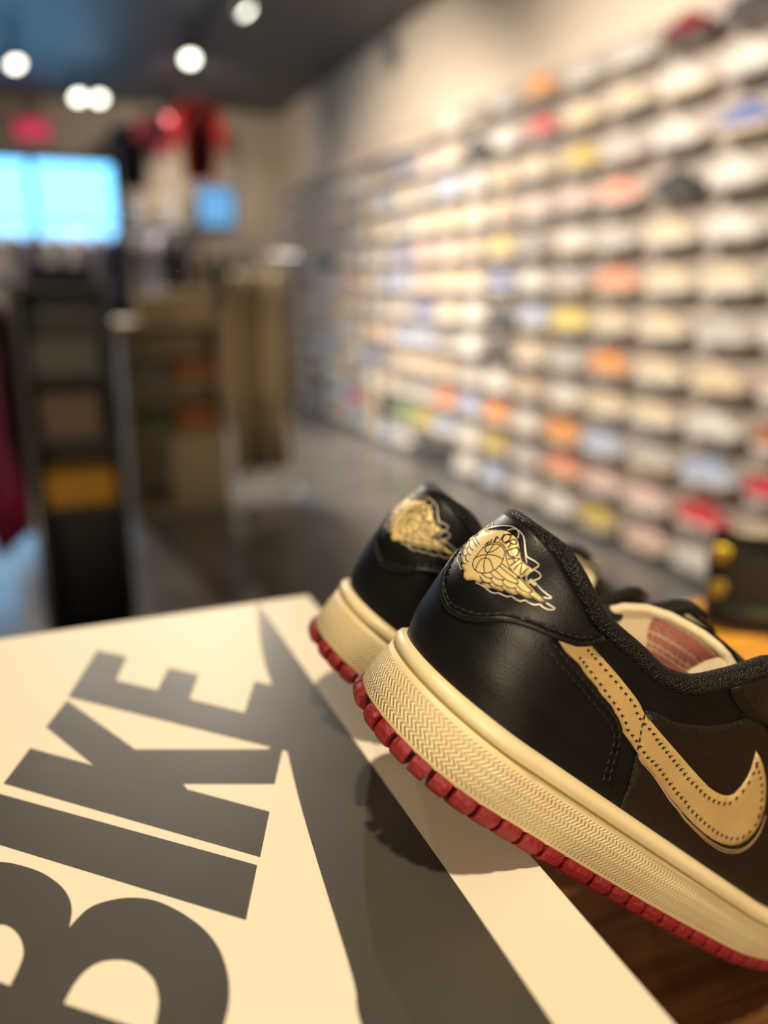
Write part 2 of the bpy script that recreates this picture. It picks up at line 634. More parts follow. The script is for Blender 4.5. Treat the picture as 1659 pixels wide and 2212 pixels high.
def patch(shoe, poly, h, name, material, parent, grid=.045, rim=.0012, edge=None):
    """an overlay panel following the upper: (q,s) outline, height h above the surface, with its own cut edge"""
    poly = [tuple(p) for p in poly]
    n0 = len(poly)
    xs, ys = [p[0] for p in poly], [p[1] for p in poly]
    pts = [Vector(p) for p in poly]
    inner = []
    for a in np.arange(min(xs) + grid / 2, max(xs), grid):
        for b in np.arange(min(ys) + grid / 2, max(ys), grid):
            c, near = False, False
            for i in range(n0):
                (x1, y1), (x2, y2) = poly[i], poly[i - 1]
                if (y1 > b) != (y2 > b) and a < (x2 - x1) * (b - y1) / (y2 - y1) + x1:
                    c = not c
                if (a - x1) ** 2 + (b - y1) ** 2 < (grid * .4) ** 2:
                    near = True
            if c and not near:
                inner.append(Vector((a, b)))
    vs, es, fs, *_ = delaunay_2d_cdt(pts + inner, [], [list(range(n0))], 2, 1e-6)
    q = np.array([v.x for v in vs])
    s = np.array([v.y for v in vs])
    n = len(vs)
    ec = {(a, b) for f in fs for a, b in zip(f, list(f[1:]) + [f[0]])}
    bd = [(a, b) for (a, b) in ec if (b, a) not in ec]
    onb = np.zeros(n, bool)
    for a, b in bd:
        onb[a] = onb[b] = True
    top = shoe.S(q, s) + shoe.N(q, s) * np.where(onb, h * .80, h)[:, None]
    bot = shoe.S(q, s) + shoe.N(q, s) * (-.0004)
    V = np.vstack([local(top), local(bot)])
    F = [tuple(f) for f in fs] + [(b, a, a + n, b + n) for a, b in bd]
    o = obj(name, V, F, material, parent, True)
    me = o.data
    if edge:
        me.materials.append(edge)
        for i in range(len(fs), len(F)):
            me.polygons[i].material_index = 1
    for i in range(len(fs), len(F)):
        me.polygons[i].use_smooth = False
    return o


def ribbon_vf(shoe, line, width, h):
    """a thin raised line on the upper"""
    L = smooth_poly(line)
    q, s = L[:, 0], L[:, 1]
    n = shoe.N(q, s)
    P = shoe.S(q, s) + n * h
    t = np.gradient(P, axis=0)
    t /= np.linalg.norm(t, axis=1)[:, None] + 1e-12
    b = np.cross(n, t)
    A, B, m = P - b * width / 2, P + b * width / 2, P + n * width * .06
    A2, B2 = A - n * .0006, B - n * .0006
    V = np.stack([A2, A, m, B, B2], 1).reshape(-1, 3)
    return local(V), grid_faces(len(P), 5)


def walk(P, step):
    """points every `step` metres along a polyline with tangents"""
    d = np.r_[0, np.cumsum(np.linalg.norm(np.diff(P, axis=0), axis=1))]
    t = np.arange(step / 2, d[-1], step)
    return np.stack([np.interp(t, d, P[:, k]) for k in range(P.shape[1])], 1)


def stitches_vf(shoe, line, h, step=.0032, length=.0023, width=.0008):
    L = smooth_poly(line)
    q, s = L[:, 0], L[:, 1]
    P3 = np.c_[shoe.S(q, s), q, s]
    d = np.r_[0, np.cumsum(np.linalg.norm(np.diff(P3[:, :3], axis=0), axis=1))]
    parts = []
    for c in np.arange(step / 2, d[-1], step):
        tt = np.array([c - length / 2, c, c + length / 2])
        qq, ss = np.interp(tt, d, q), np.interp(tt, d, s)
        n = shoe.N(qq, ss)
        P = shoe.S(qq, ss) + n * (h + np.array([0, .00045, 0]))[:, None]
        v, f = tube_vf(P, np.array([.6, 1, .6]) * width / 2, n=5, up=n[1])
        parts.append((local(v), f))
    return join_vf(parts)


def outline_loop(shoe, n_heel=26, n_side=64):
    """closed loop round the sole: (u, v) with outward normals and arc length"""
    ph = np.linspace(0, np.pi / 2, n_heel, endpoint=False)
    uh = RH * (1 - np.cos(ph))
    us_ = np.r_[uh, np.linspace(RH, .262, n_side), LEN - (LEN - .262) * np.linspace(1, 0, 22)[1:] ** 2]
    plus = np.c_[us_, shoe.edge(us_, np.ones_like(us_))]
    minus = np.c_[us_, -shoe.edge(us_, -np.ones_like(us_))]
    P = np.vstack([plus, minus[-2:0:-1]])
    # even spacing
    Q = np.vstack([P, P[:1]])
    d = np.r_[0, np.cumsum(np.linalg.norm(np.diff(Q, axis=0), axis=1))]
    t = np.linspace(0, d[-1], 260, endpoint=False)
    P = np.stack([np.interp(t, d, Q[:, 0]), np.interp(t, d, Q[:, 1])], 1)
    T = np.roll(P, -1, 0) - np.roll(P, 1, 0)
    T /= np.linalg.norm(T, axis=1)[:, None]
    N = np.c_[T[:, 1], -T[:, 0]]
    if (N * (P - P.mean(0))).sum() < 0:
        N = -N
    return P, N, t, d[-1]


def ring_mesh(shoe, prof):
    """sweep [(offset outwards, height fn(u))] round the sole outline"""
    P, N, t, tot = outline_loop(shoe)
    R = []
    for o, w in prof:
        XY = P + N * o
        R.append(np.c_[XY, w(P[:, 0])])
    return np.stack(R, 1), t, tot

# ---- outlines measured on the shoe's upper: (q, s), q round the heel and along the flank, s from sole to top line
SWOOSH=[(0.73,0.753),(0.906,0.919),(0.918,0.904),(0.998,0.894),(1.06,0.875),(1.122,0.854),(1.184,0.835),(1.243,0.82),(1.279,0.805),(1.321,0.764),(1.371,0.726),(1.446,0.673),(1.546,0.56),(1.646,0.469),(1.739,0.401),(1.824,0.383),(1.883,0.383),(1.926,0.389),(1.963,0.405),(1.986,0.431),(1.997,0.48),(1.997,0.531),(1.983,0.573),(1.958,0.614),(1.944,0.636),(1.995,0.638),(2.046,0.631),(2.103,0.607),(2.146,0.575),(2.179,0.538),(2.215,0.489),(2.241,0.43),(2.241,0.366),(2.225,0.308),(2.195,0.268),(2.151,0.238),(2.096,0.221),(2.029,0.21),(1.955,0.204),(1.865,0.212),(1.772,0.228),(1.679,0.271),(1.583,0.342),(1.492,0.423),(1.41,0.49),(1.347,0.543),(1.294,0.581),(1.271,0.612),(1.231,0.638),(1.19,0.657),(1.137,0.674),(1.092,0.699),(1.04,0.721),(0.979,0.746),(0.911,0.759),(0.828,0.759)]
SWLINE=[(1.416,0.476),(1.5,0.405),(1.591,0.327),(1.687,0.257),(1.781,0.218),(1.876,0.201),(1.967,0.193),(2.042,0.196),(2.113,0.203),(2.17,0.219),(2.218,0.244),(2.251,0.281),(2.27,0.335),(2.272,0.396),(2.254,0.465)]
TAB=[(-0.019,0.449),(0.07,0.413),(0.16,0.406),(0.246,0.427),(0.331,0.475),(0.424,0.545),(0.499,0.605),(0.582,0.665),(0.674,0.722),(0.75,0.773),(0.833,0.84),(0.887,0.89),(0.933,0.946),(0.957,0.985)]
TABST=[(-0.004,0.456),(0.061,0.437),(0.163,0.436),(0.262,0.466),(0.341,0.507),(0.409,0.566),(0.479,0.622),(0.562,0.683),(0.654,0.74),(0.734,0.797),(0.808,0.861),(0.887,0.947)]
CTR=[(0.753,0.75),(0.935,0.763),(1.098,0.707),(1.204,0.668),(1.261,0.623),(1.29,0.578),(1.326,0.463),(1.363,0.323),(1.384,0.226)]
CST1=[(0.688,0.659),(0.809,0.674),(0.959,0.665),(1.068,0.629),(1.149,0.595),(1.206,0.573),(1.245,0.55),(1.274,0.494),(1.291,0.422),(1.306,0.335),(1.323,0.222)]
CST2=[(0.728,0.709),(0.854,0.727),(1.009,0.697),(1.108,0.659),(1.186,0.637),(1.239,0.609),(1.276,0.563),(1.308,0.472),(1.326,0.373),(1.353,0.224)]
QSEAM=[(1.321,0.768),(1.369,0.602),(1.396,0.501),(1.417,0.418),(1.453,0.282),(1.46,0.215)]
QTOP=[(1.322,0.787),(1.362,0.797),(1.432,0.785),(1.529,0.737),(1.623,0.708),(1.704,0.707),(1.754,0.731)]
EYE=[(1.533,1.063),(1.563,1.0),(1.6,0.931),(1.638,0.867),(1.686,0.803),(1.743,0.746),(1.801,0.751),(1.858,0.759),(1.908,0.76)]
EYELET=[(1.716,0.862)]
GOLD=[(0.063,0.894),(0.09,0.906),(0.124,0.909),(0.158,0.905),(0.189,0.894),(0.231,0.874),(0.269,0.854),(0.299,0.844),(0.332,0.847),(0.366,0.854),(0.386,0.857),(0.381,0.842),(0.377,0.817),(0.372,0.796),(0.365,0.782),(0.397,0.784),(0.437,0.788),(0.481,0.792),(0.521,0.803),(0.557,0.811),(0.539,0.788),(0.519,0.772),(0.496,0.765),(0.481,0.75),(0.458,0.727),(0.429,0.718),(0.413,0.708),(0.398,0.691),(0.377,0.68),(0.349,0.674),(0.325,0.655),(0.299,0.647),(0.282,0.636),(0.261,0.618),(0.233,0.61),(0.209,0.613),(0.182,0.604),(0.154,0.6)]
BALLC=[(0.128,0.735)]
INK=[[(0.092,0.819),(0.122,0.826),(0.155,0.82),(0.184,0.807),(0.203,0.787),(0.218,0.759),(0.221,0.727),(0.211,0.695),(0.193,0.669),(0.165,0.651),(0.13,0.642),(0.089,0.647),(0.061,0.662),(0.043,0.688),(0.034,0.718),(0.028,0.756),(0.044,0.787),(0.067,0.805),(0.092,0.819)],
[(0.024,0.754),(0.037,0.786),(0.055,0.812),(0.091,0.832),(0.129,0.835),(0.166,0.826),(0.198,0.806),(0.228,0.791),(0.267,0.778),(0.306,0.772),(0.349,0.775)],
[(0.039,0.678),(0.058,0.714),(0.092,0.742),(0.133,0.763),(0.177,0.775),(0.21,0.777)],
[(0.073,0.806),(0.085,0.781),(0.09,0.753),(0.1,0.734),(0.122,0.707),(0.145,0.686),(0.182,0.665)],
[(0.124,0.643),(0.103,0.665),(0.09,0.693),(0.092,0.712),(0.108,0.726),(0.133,0.733),(0.168,0.725),(0.211,0.705)],
[(0.039,0.774),(0.049,0.761),(0.069,0.752),(0.09,0.758),(0.11,0.774),(0.118,0.797),(0.118,0.824)],
[(0.218,0.759),(0.291,0.769),(0.366,0.776),(0.421,0.777),(0.462,0.781),(0.469,0.776)],
[(0.221,0.742),(0.284,0.749),(0.346,0.758),(0.374,0.759),(0.378,0.75),(0.359,0.736),(0.319,0.721),(0.265,0.714),(0.221,0.713)],
[(0.204,0.685),(0.24,0.684),(0.28,0.692),(0.304,0.713)],
[(0.172,0.651),(0.204,0.651),(0.23,0.661),(0.243,0.677)],
[(0.246,0.674),(0.243,0.662),(0.283,0.661),(0.315,0.674),(0.327,0.689)],
[(0.306,0.712),(0.307,0.696),(0.347,0.697),(0.375,0.712),(0.389,0.73)],
[(0.379,0.754),(0.371,0.742),(0.411,0.74),(0.444,0.75),(0.469,0.776)],
[(0.174,0.635),(0.211,0.626),(0.24,0.635),(0.262,0.653)],
[(0.258,0.65),(0.258,0.64),(0.297,0.639),(0.328,0.653)],
[(0.324,0.686),(0.324,0.676),(0.369,0.677),(0.398,0.691)],
[(0.391,0.723),(0.392,0.717),(0.434,0.718),(0.458,0.727)],
[(0.467,0.766),(0.464,0.758),(0.501,0.766),(0.535,0.781)],
[(0.209,0.613),(0.247,0.639),(0.281,0.64)],
[(0.063,0.884),(0.081,0.849),(0.077,0.84)],
[(0.088,0.854),(0.074,0.878),(0.089,0.897),(0.111,0.899),(0.127,0.882),(0.128,0.859),(0.114,0.847),(0.088,0.854)],
[(0.132,0.845),(0.149,0.892),(0.181,0.889),(0.184,0.875),(0.163,0.867),(0.142,0.87)],
[(0.163,0.867),(0.172,0.836)],
[(0.182,0.824),(0.216,0.874),(0.242,0.862),(0.252,0.839),(0.239,0.821),(0.214,0.813),(0.182,0.824)],
[(0.229,0.799),(0.28,0.841),(0.271,0.784)],
[(0.255,0.819),(0.276,0.809)],
[(0.304,0.78),(0.308,0.837),(0.355,0.79),(0.359,0.842)],
[(0.033,0.849),(0.056,0.815)],
[(0.038,0.846),(0.056,0.85),(0.05,0.833),(0.063,0.819)],
[(0.026,0.823),(0.041,0.796)],
[(0.021,0.805),(0.02,0.775)],
[(0.021,0.805),(0.031,0.785)],
[(0.35,0.769),(0.351,0.779),(0.363,0.78),(0.362,0.769),(0.35,0.769)]]
SILVER=[[(0.043,0.911),(0.066,0.934),(0.099,0.946),(0.136,0.945),(0.175,0.937),(0.219,0.916),(0.266,0.892),(0.3,0.878),(0.335,0.887),(0.367,0.895),(0.387,0.894),(0.389,0.878),(0.383,0.859),(0.405,0.865),(0.429,0.868),(0.443,0.861),(0.442,0.842),(0.43,0.82)],
[(0.175,0.937),(0.226,0.911),(0.274,0.884),(0.328,0.855)],
[(0.386,0.857),(0.381,0.811),(0.418,0.79),(0.43,0.82),(0.459,0.82),(0.507,0.831),(0.548,0.846),(0.567,0.853),(0.562,0.84),(0.533,0.815)],
[(0.564,0.811),(0.593,0.825),(0.62,0.836),(0.613,0.819),(0.593,0.797),(0.565,0.782),(0.542,0.775),(0.526,0.751),(0.497,0.732),(0.468,0.719),(0.456,0.698),(0.431,0.685),(0.399,0.68),(0.385,0.663),(0.358,0.651),(0.333,0.643),(0.314,0.625),(0.283,0.615),(0.255,0.613),(0.23,0.608),(0.18,0.595)]]
TM=[[(0.411,0.799),(0.418,0.819)],
[(0.414,0.809),(0.428,0.803)],
[(0.434,0.801),(0.433,0.812),(0.446,0.803),(0.446,0.818),(0.455,0.806)]]


# ------------------------------------------------------------------ table and shoe box
TOP = CAM_Z - .2008
TABLE = TOP - .1250
t = thing('display_table', 'brown wooden display table under the shoe box and sneakers', 'table', (.35, .1, 0))
tx = lambda a, b, c, d, e, f, n, p=t, bev=0, m=M_TABLE: box(n, a - .35, b - .35, c - .1, d - .1, e, f, m, p, bev)
PL = np.linspace(-.42, .63, 8)
for i in range(7):
    tx(-.45, 1.30, PL[i] + .0006, PL[i + 1] - .0006, TABLE - .035, TABLE, 'plank', bev=.0015)
tx(-.40, 1.25, -.36, .57, TABLE - .11, TABLE - .035, 'apron')
for x in (-.40, 1.18):
    for y in (-.37, .51):
        tx(x, x + .07, y, y + .07, 0, TABLE - .035, 'leg')

BX1, BX0, BY1, BY0 = .1447, -.135, .495, .098
bxo = thing('shoe_box', 'cream cardboard shoe box with charcoal letters and swoosh on its lid', 'box', (0, .3, TABLE))
H = TOP - TABLE
bz = lambda n, a, b, c, d, e, f, m=M_CARD, bev=0: box(n, a, b, c - .3, d - .3, e, f, m, bxo, bev)
bz('box_base', BX0 + .002, BX1 - .002, BY0 + .002, BY1 - .002, 0, H - .003)
bz('lid', BX0, BX1, BY0, BY1, H - .045, H, bev=.0008)


def printed(name, poly, dz=0.0, holes=None):
    pts = [(x, y - .3) for x, y in poly]
    if holes:
        v, f = hole_prism_vf(pts, [[(x, y - .3) for x, y in h] for h in holes], H, H + .00012 + dz)
    else:
        v, f = prism_vf(pts, H, H + .00012 + dz)
    return obj(name, v, f, M_PRINT, bxo)


def spline2(pts, closed=False, n=5):
    P = [np.array(p, float) for p in pts]
    Q = [2 * P[0] - P[1]] + P + [2 * P[-1] - P[-2]]
    out = []
    for i in range(1, len(Q) - 2):
        p0, p1, p2, p3 = Q[i - 1:i + 3]
        for t_ in np.linspace(0, 1, n, endpoint=False):
            out.append(tuple(.5 * (2 * p1 + (p2 - p0) * t_ + (2 * p0 - 5 * p1 + 4 * p2 - p3) * t_ ** 2 + (3 * p1 - p0 - 3 * p2 + p3) * t_ ** 3)))
    return out + [tuple(P[-1])]


printed('printed_letter', [(-.0096, .4045), (.0073, .4572), (.0226, .4416), (.0145, .4144), (.0334, .3948), (.0422, .4187), (.0562, .4045), (.0474, .379),
                           (.0701, .3554), (.0822, .3857), (.0963, .3706), (.0805, .3138), (.0724, .3221)])
printed('printed_letter', [(-.0201, .3772), (-.0102, .401), (.0171, .3414), (.0724, .3190), (.0815, .3230), (.0687, .2921), (.0331, .3065), (.0342, .3019),
                           (.0621, .2746), (.0523, .25), (-.0367, .3351), (-.0267, .3602), (-.0008, .3348)], .00002)
printed('printed_letter', [(-.039, .3289), (.0503, .2461), (.0407, .2217), (-.048, .304)])
bowl1 = spline2([(-.058, .272), (-.054, .281), (-.046, .2855), (-.0357, .2827), (-.0289, .2781), (-.0214, .2707), (-.0157, .2618), (-.013, .2543), (-.0123, .2474), (-.0133, .2399)])
bowl2 = spline2([(-.0133, .2399), (-.0112, .2427), (-.0068, .2468), (-.0011, .2478), (.0061, .2466), (.0137, .2422), (.0207, .2341), (.0265, .2244), (.0298, .215), (.0308, .2061), (.0304, .1982), (.0288, .1913), (.0264, .1855)])
printed('printed_letter', bowl1[:-1] + bowl2 + [(.010, .142), (-.078, .222)],
        holes=[spline2([(-.0156, .2097), (-.0127, .2156), (-.0094, .2196), (-.0054, .2215), (-.0009, .2209), (.0036, .2185), (.0071, .2143), (.0097, .2083), (.0102, .2013), (.0092, .196), (.0072, .190)]),
               spline2([(-.0303, .2223), (-.0277, .2298), (-.0269, .235), (-.028, .2413), (-.0308, .247), (-.0343, .25), (-.041, .252), (-.047, .2505), (-.0505, .246), (-.0500, .2405)])])
left = spline2([(.0605, .100), (.0600, .135), (.0621, .1711), (.0649, .1835), (.0671, .2019), (.0702, .2325), (.0752, .278), (.0822, .3273), (.0895, .3787), (.0923, .4045), (.0988, .4436), (.11, .4948)])
printed('printed_swoosh', left + [(.1105, .4), (.1115, .3), (.1125, .2), (.1125, .100)], .00004)


def mirror_q(pts, c=.14):
    return [(2 * c - q, s) for q, s in pts][::-1]


def pose(yaw, pitch, roll, p):
    u = Vector((math.sin(yaw) * math.cos(pitch), math.cos(yaw) * math.cos(pitch), -math.sin(pitch)))
    v0 = Vector((math.cos(yaw), -math.sin(yaw), 0))
    w0 = v0.cross(u)
    v = v0 * math.cos(roll) + w0 * math.sin(roll)
    w = w0 * math.cos(roll) - v0 * math.sin(roll)
    m = Matrix((u, -v, w)).transposed().to_4x4()
    m.translation = p
    return m


TONGUE_TOP = np.array([(.084, -.034, .066), (.085, -.0335, .077), (.088, -.031, .086), (.091, -.027, .0925), (.096, -.0215, .098), (.102, -.0145, .1015), (.1075, -.008, .103),
                       (.111, -.002, .1037), (.1145, .004, .1035), (.117, .0085, .1025), (.118, .012, .1010), (.1175, .015, .0985), (.1165, .0175, .094)])


def build_sneaker(side, m, label):
    sh = Shoe(side)
    t = thing('leather_sneaker', label, 'sneaker', group='pair of black sneakers leaning on the box')
    t.matrix_world = m
    # --- upper body
    qs = np.r_[-np.linspace(QMAX, 1.0, 70)[:-1], np.linspace(-1, 1, 61), np.linspace(1.0, QMAX, 70)[1:]]
    ss = np.linspace(0, 1, 22)
    Q, S_ = np.meshgrid(qs, ss, indexing='ij')
    G = sh.S(Q, S_)
    obj('upper', local(G), grid_faces(len(qs), len(ss)), M_LEATHER, t, True)
    # --- lining inside the collar
    ql = np.r_[np.linspace(-2.6, -1, 34)[:-1], np.linspace(-1, 1, 41), np.linspace(1, 2.6, 34)[1:]]
    sl = np.linspace(.02, .98, 10)
    Q, S_ = np.meshgrid(ql, sl, indexing='ij')
    H = np.where(S_ > .9, -.002, -.0042)
    G = sh.S(Q, S_) + sh.N(Q, S_) * H[..., None]
    obj('lining', local(G), grid_faces(len(ql), len(sl)), M_LINING, t, True)
    P, N, tt, tot = outline_loop(sh)
    ins = P - N * .006
    obj('insole', local(np.c_[ins, wfox(P[:, 0]) + .004]), [tuple(range(len(P)))], M_LINING, t)
    # --- sole
    F0 = lambda c: (lambda u: c + spring(u))
    prof = [(-.005, F0(.0066)), (-.0004, F0(.0068)), (.0003, F0(.0076)), (.0006, lambda u: (F0(.0076)(u) + wfox(u)) / 2),
            (.0001, lambda u: wfox(u) - .0009), (-.0008, lambda u: wfox(u) - .0001), (-.008, lambda u: wfox(u) - .0003)]
    R, ta, tot = ring_mesh(sh, prof)
    n, k = R.shape[:2]
    R = np.concatenate([R, R[:1]], 0)
    ta = np.r_[ta, tot]
    uv = np.stack([np.repeat(ta, k), (R[..., 2] - .007 - spring(R[..., 0])).ravel()], 1)
    obj('sidewall', local(R), grid_faces(n + 1, k), M_SOLE, t, True, uv=[tuple(x) for x in uv])
    bead = np.c_[P - N * .0034, wfox(P[:, 0]) + .0030]
    obj('bead', *(lambda vf: (local(vf[0]), vf[1]))(tube_vf(bead, .0042, .0036, True, 12)), M_PIPING, t, True)
    welt = np.c_[P - N * .0014, wfox(P[:, 0]) + .0002]
    obj('welt', *(lambda vf: (local(vf[0]), vf[1]))(tube_vf(welt, .0012, .0010, True, 6)), M_WELT, t, True)
    # --- red outsole and its tread blocks
    prof = [(-.0008, F0(.0078)), (-.0034, F0(.0066)), (-.0042, F0(.0040)), (-.0070, F0(.0022)), (-.014, F0(.0022))]
    R, ta, tot = ring_mesh(sh, prof)
    n, k = R.shape[:2]
    F = grid_faces(n, k, True)
    F.append(tuple(i * k + k - 1 for i in range(n)))
    out = obj('outsole', local(R), F, M_RED, t, True)
    bp = [(-.0016, .0074), (.0010, .0072), (.0017, .0050), (.0010, .0022), (-.0012, .0004), (-.0060, 0), (-.0120, 0)]
    loopP = np.vstack([P, P[:1]])
    loopN = np.vstack([N, N[:1]])
    arc = np.r_[tt, tot]
    pos = 0.004
    rnd = random.Random(3)
    while pos < tot - .006:
        u_here = np.interp(pos, arc, loopP[:, 0])
        ln = .0068 if u_here < .02 else (.0088 + .0012 * rnd.random())
        if .074 < u_here < .086 and rnd.random() < .5:
            ln *= 1.7
        tk = np.linspace(pos, min(pos + ln, tot), 5)
        c = np.stack([np.interp(tk, arc, loopP[:, j]) for j in (0, 1)], 1)
        nn = np.stack([np.interp(tk, arc, loopN[:, j]) for j in (0, 1)], 1)
        V = np.stack([np.c_[c + nn * (o - .0004 * (np.array([1, 0, 0, 0, 1]))[:, None]), w + spring(c[:, 0])] for o, w in bp], 1)
        kk = len(bp)
        F = grid_faces(5, kk) + [tuple(range(kk)), tuple(4 * kk + j for j in range(kk))[::-1]]
        obj('tread_block', local(V), F, M_RED, out, False)
        pos += ln + .0021
    # --- overlay panels
    tabR = [p for p in smooth_poly([p for p in TAB if p[0] > .15]).tolist()]
    lower = mirror_q(tabR) + tabR
    top = [(q, 1.0) for q in np.linspace(.985, -.705, 24)]
    tab = patch(sh, lower + top, .0015, 'heel_tab', M_LEATHER, t)
    L = np.array(smooth_poly(lower))
    e = sh.off(L[:, 0], L[:, 1], np.full(len(L), .0009))
    obj('folded_edge', *(lambda vf: (local(vf[0]), vf[1]))(tube_vf(e, .0013, .0013, False, 8)), M_LEATHER, tab, True)
    stR = [p for p in TABST if p[0] > .15]
    o = obj('stitching', *stitches_vf(sh, mirror_q(stR) + stR, .0016, .0030, .0024, .0009), M_THREAD, tab, True)
    o['kind'] = 'stuff'
    ctr = smooth_poly(CTR).tolist() + [(1.40, .1), (1.41, 0.0)]
    mir = mirror_q(ctr)
    poly = ctr + [(q, 0.0) for q in np.linspace(1.3, -1.05, 36)] + mir + [(q, .76) for q in np.linspace(-.4, .7, 14)]
    cp = patch(sh, poly, .0009, 'heel_counter', M_LEATHER, t)
    pr = [stitches_vf(sh, l, .0009, .0034, .0024, .0009) for l in (CST1, CST2, mirror_q(CST1), mirror_q(CST2))]
    o = obj('stitching', *join_vf(pr), M_THREAD, cp, True)
    o['kind'] = 'stuff'
    for sg in (1, -1):
        f = lambda pts: [(q * sg, s) for q, s in pts]
        seam = smooth_poly(QSEAM).tolist() + [(1.47, .1), (1.48, 0)]
        qp = seam + [(q, 0.0) for q in np.linspace(1.6, 2.8, 18)] + [(2.92, .25), (2.9, .5), (2.6, .62), (2.2, .71), (1.95, .75)] + smooth_poly(QTOP).tolist()[::-1]
        quarter = patch(sh, f(qp), .0005, 'quarter_panel', M_QUARTER, t)
        o = obj('stitching', *join_vf([stitches_vf(sh, f(l), .0007, .0030, .0021, .0008) for l in (QSEAM, [(q, s - .018) for q, s in QTOP])]), M_THREAD, quarter, True)
        o['kind'] = 'stuff'
        ep = [(1.545, 1.0)] + smooth_poly(EYE[1:]).tolist() + [(2.2, .735), (2.55, .72), (2.8, .80), (2.86, 1.0)] + [(q, 1.0) for q in np.linspace(2.7, 1.65, 16)]
        eye = patch(sh, f(ep), .0014, 'eyestay', M_QUARTER, t)
        o = obj('stitching', *stitches_vf(sh, f([(1.62, .965), (1.64, .92), (1.68, .86), (1.73, .80), (1.78, .775), (1.9, .785), (2.2, .76), (2.5, .75)]), .0015, .0030, .0022, .0009), M_THREAD, eye, True)
        o['kind'] = 'stuff'
        for q in (1.73, 1.90, 2.07, 2.24, 2.41, 2.56):
            s0 = .845 if q < 2.3 else .87
            c = sh.off(np.array([q * sg]), np.array([s0]), np.array([.0015]))[0]
            nn = sh.N(np.array([q * sg]), np.array([s0]))[0]
            a = np.cross(nn, [0, 0, 1.])
            a /= np.linalg.norm(a)
            b = np.cross(nn, a)
            ring = [c + .0014 * (a * math.cos(x) + b * math.sin(x)) for x in np.linspace(0, 2 * math.pi, 13)[:-1]]
            hole = obj('eyelet', local(np.vstack([np.array(ring) + nn * .0002, ring - nn * .001])), [tuple(range(12))] + [(i, (i + 1) % 12, 12 + (i + 1) % 12, 12 + i) for i in range(12)], M_INK, eye)
        # swoosh with marks along its edges
        if True:
            sw = patch(sh, f(SWOOSH), .0009, 'swoosh', M_SWOOSH, t, grid=.04, edge=M_EDGE)
            marks = []
            for rng in (SWOOSH[2:24], SWOOSH[25:-1]):
                A = smooth_poly(rng)
                mq = A * [.1, .07]
                tg = np.gradient(mq, axis=0)
                tg /= np.linalg.norm(tg, axis=1)[:, None]
                nr = np.c_[-tg[:, 1], tg[:, 0]]
                inset = mq - nr * .0026
                cen = np.mean(np.array(SWOOSH) * [.1, .07], 0)
                inset2 = mq + nr * .0026
                pick = []
                poly = [tuple(x) for x in np.array(SWOOSH) * [.1, .07]]
                for a_, b_ in zip(inset, inset2):
                    for c_ in (a_, b_):
                        ins_ = False
                        for i in range(len(poly)):
                            (x1, y1), (x2, y2) = poly[i], poly[i - 1]
                            if (y1 > c_[1]) != (y2 > c_[1]) and c_[0] < (x2 - x1) * (c_[1] - y1) / (y2 - y1) + x1:
                                ins_ = not ins_
                        if ins_:
                            pick.append(c_)
                            break
                pick = walk(np.array(pick), .0034)
                for c_ in pick:
                    q0, s0 = c_ / [.1, .07]
                    for (d1, d2) in (((-.006, -.008), (.006, .008)), ((-.006, .006), (.004, -.010)), ((-.007, -.008), (-.005, .009))):
                        marks.append(ribbon_vf(sh, f([(q0 + d1[0], s0 + d1[1]), (q0 + d2[0], s0 + d2[1])]), .00035, .00100))
            o = obj('stitching', *join_vf(marks), M_INK, sw)
            o['kind'] = 'stuff'
            lines = [ribbon_vf(sh, f(SWLINE), .0004, .0006), ribbon_vf(sh, f([(q + .006 * i / 15, s - .012 * min(1, i / 8)) for i, (q, s) in enumerate(SWLINE)]), .0003, .0006),
                     ribbon_vf(sh, f([(q, s + .0) for q, s in SWOOSH[-16:-11]]), .0005, .0006)]
            obj('printed_outline', *join_vf(lines), M_EDGE, sw)
    # --- collar
    qc = np.r_[np.linspace(-1.86, -1, 40)[:-1], np.linspace(-1, 1, 61), np.linspace(1, 1.86, 40)[1:]]
    nrm = sh.N(qc, np.full(len(qc), .97))
    nrm[:, 2] = 0
    nrm /= np.linalg.norm(nrm, axis=1)[:, None] + 1e-9
    rise = np.interp(np.abs(qc), [0, .2, .45, .8, 1.0, 1.3, 1.6, 1.86], [-.0010, -.0010, .0020, .0036, .0028, .0018, .0018, .0018])
    path = sh.S(qc, np.full(len(qc), 1.0)) - nrm * .0030
    path[:, 2] += rise
    for _ in range(6):
        path[1:-1] = path[1:-1] * .5 + (path[:-2] + path[2:]) * .25
    fat = np.where(np.abs(qc) > 1.7, np.clip((1.9 - np.abs(qc)) / .2, .35, 1), 1)
    obj('collar', *(lambda vf: (local(vf[0]), vf[1]))(tube_vf(path, .0046 * fat, .0041 * fat, False, 14)), M_KNIT, t, True)
    # --- winged ball emblem on the heel tab
    right = [p for p in GOLD if p[0] > .104]
    em = patch(sh, [(.10, .9045)] + right + [(.12, .575), (.10, .572), (.08, .575)] + mirror_q(right, .10), .0022, 'emblem', M_GOLD, t, grid=.03)
    ink = [ribbon_vf(sh, l, .00034 if i_ < 19 else .00046, .00228) for i_, l in enumerate(INK)]
    ink += [ribbon_vf(sh, mirror_q(l, .10), .00034, .00228) for l in INK[6:19]]
    obj('black_linework', *join_vf(ink), M_INK, em)
    sil = [ribbon_vf(sh, l, .00036, .0018) for l in SILVER] + [ribbon_vf(sh, mirror_q(l, .10), .00036, .0018) for l in SILVER]
    obj('silver_outline', *join_vf(sil), M_SILVER, em)
    obj('trademark', *join_vf([ribbon_vf(sh, l, .0004, .0019) for l in TM]), M_GOLD, em)
    # --- tongue, its label and the lace loop
    T = TONGUE_TOP * [1, side, 1]
    n = len(T)
    bs = np.linspace(0, 1, 12)
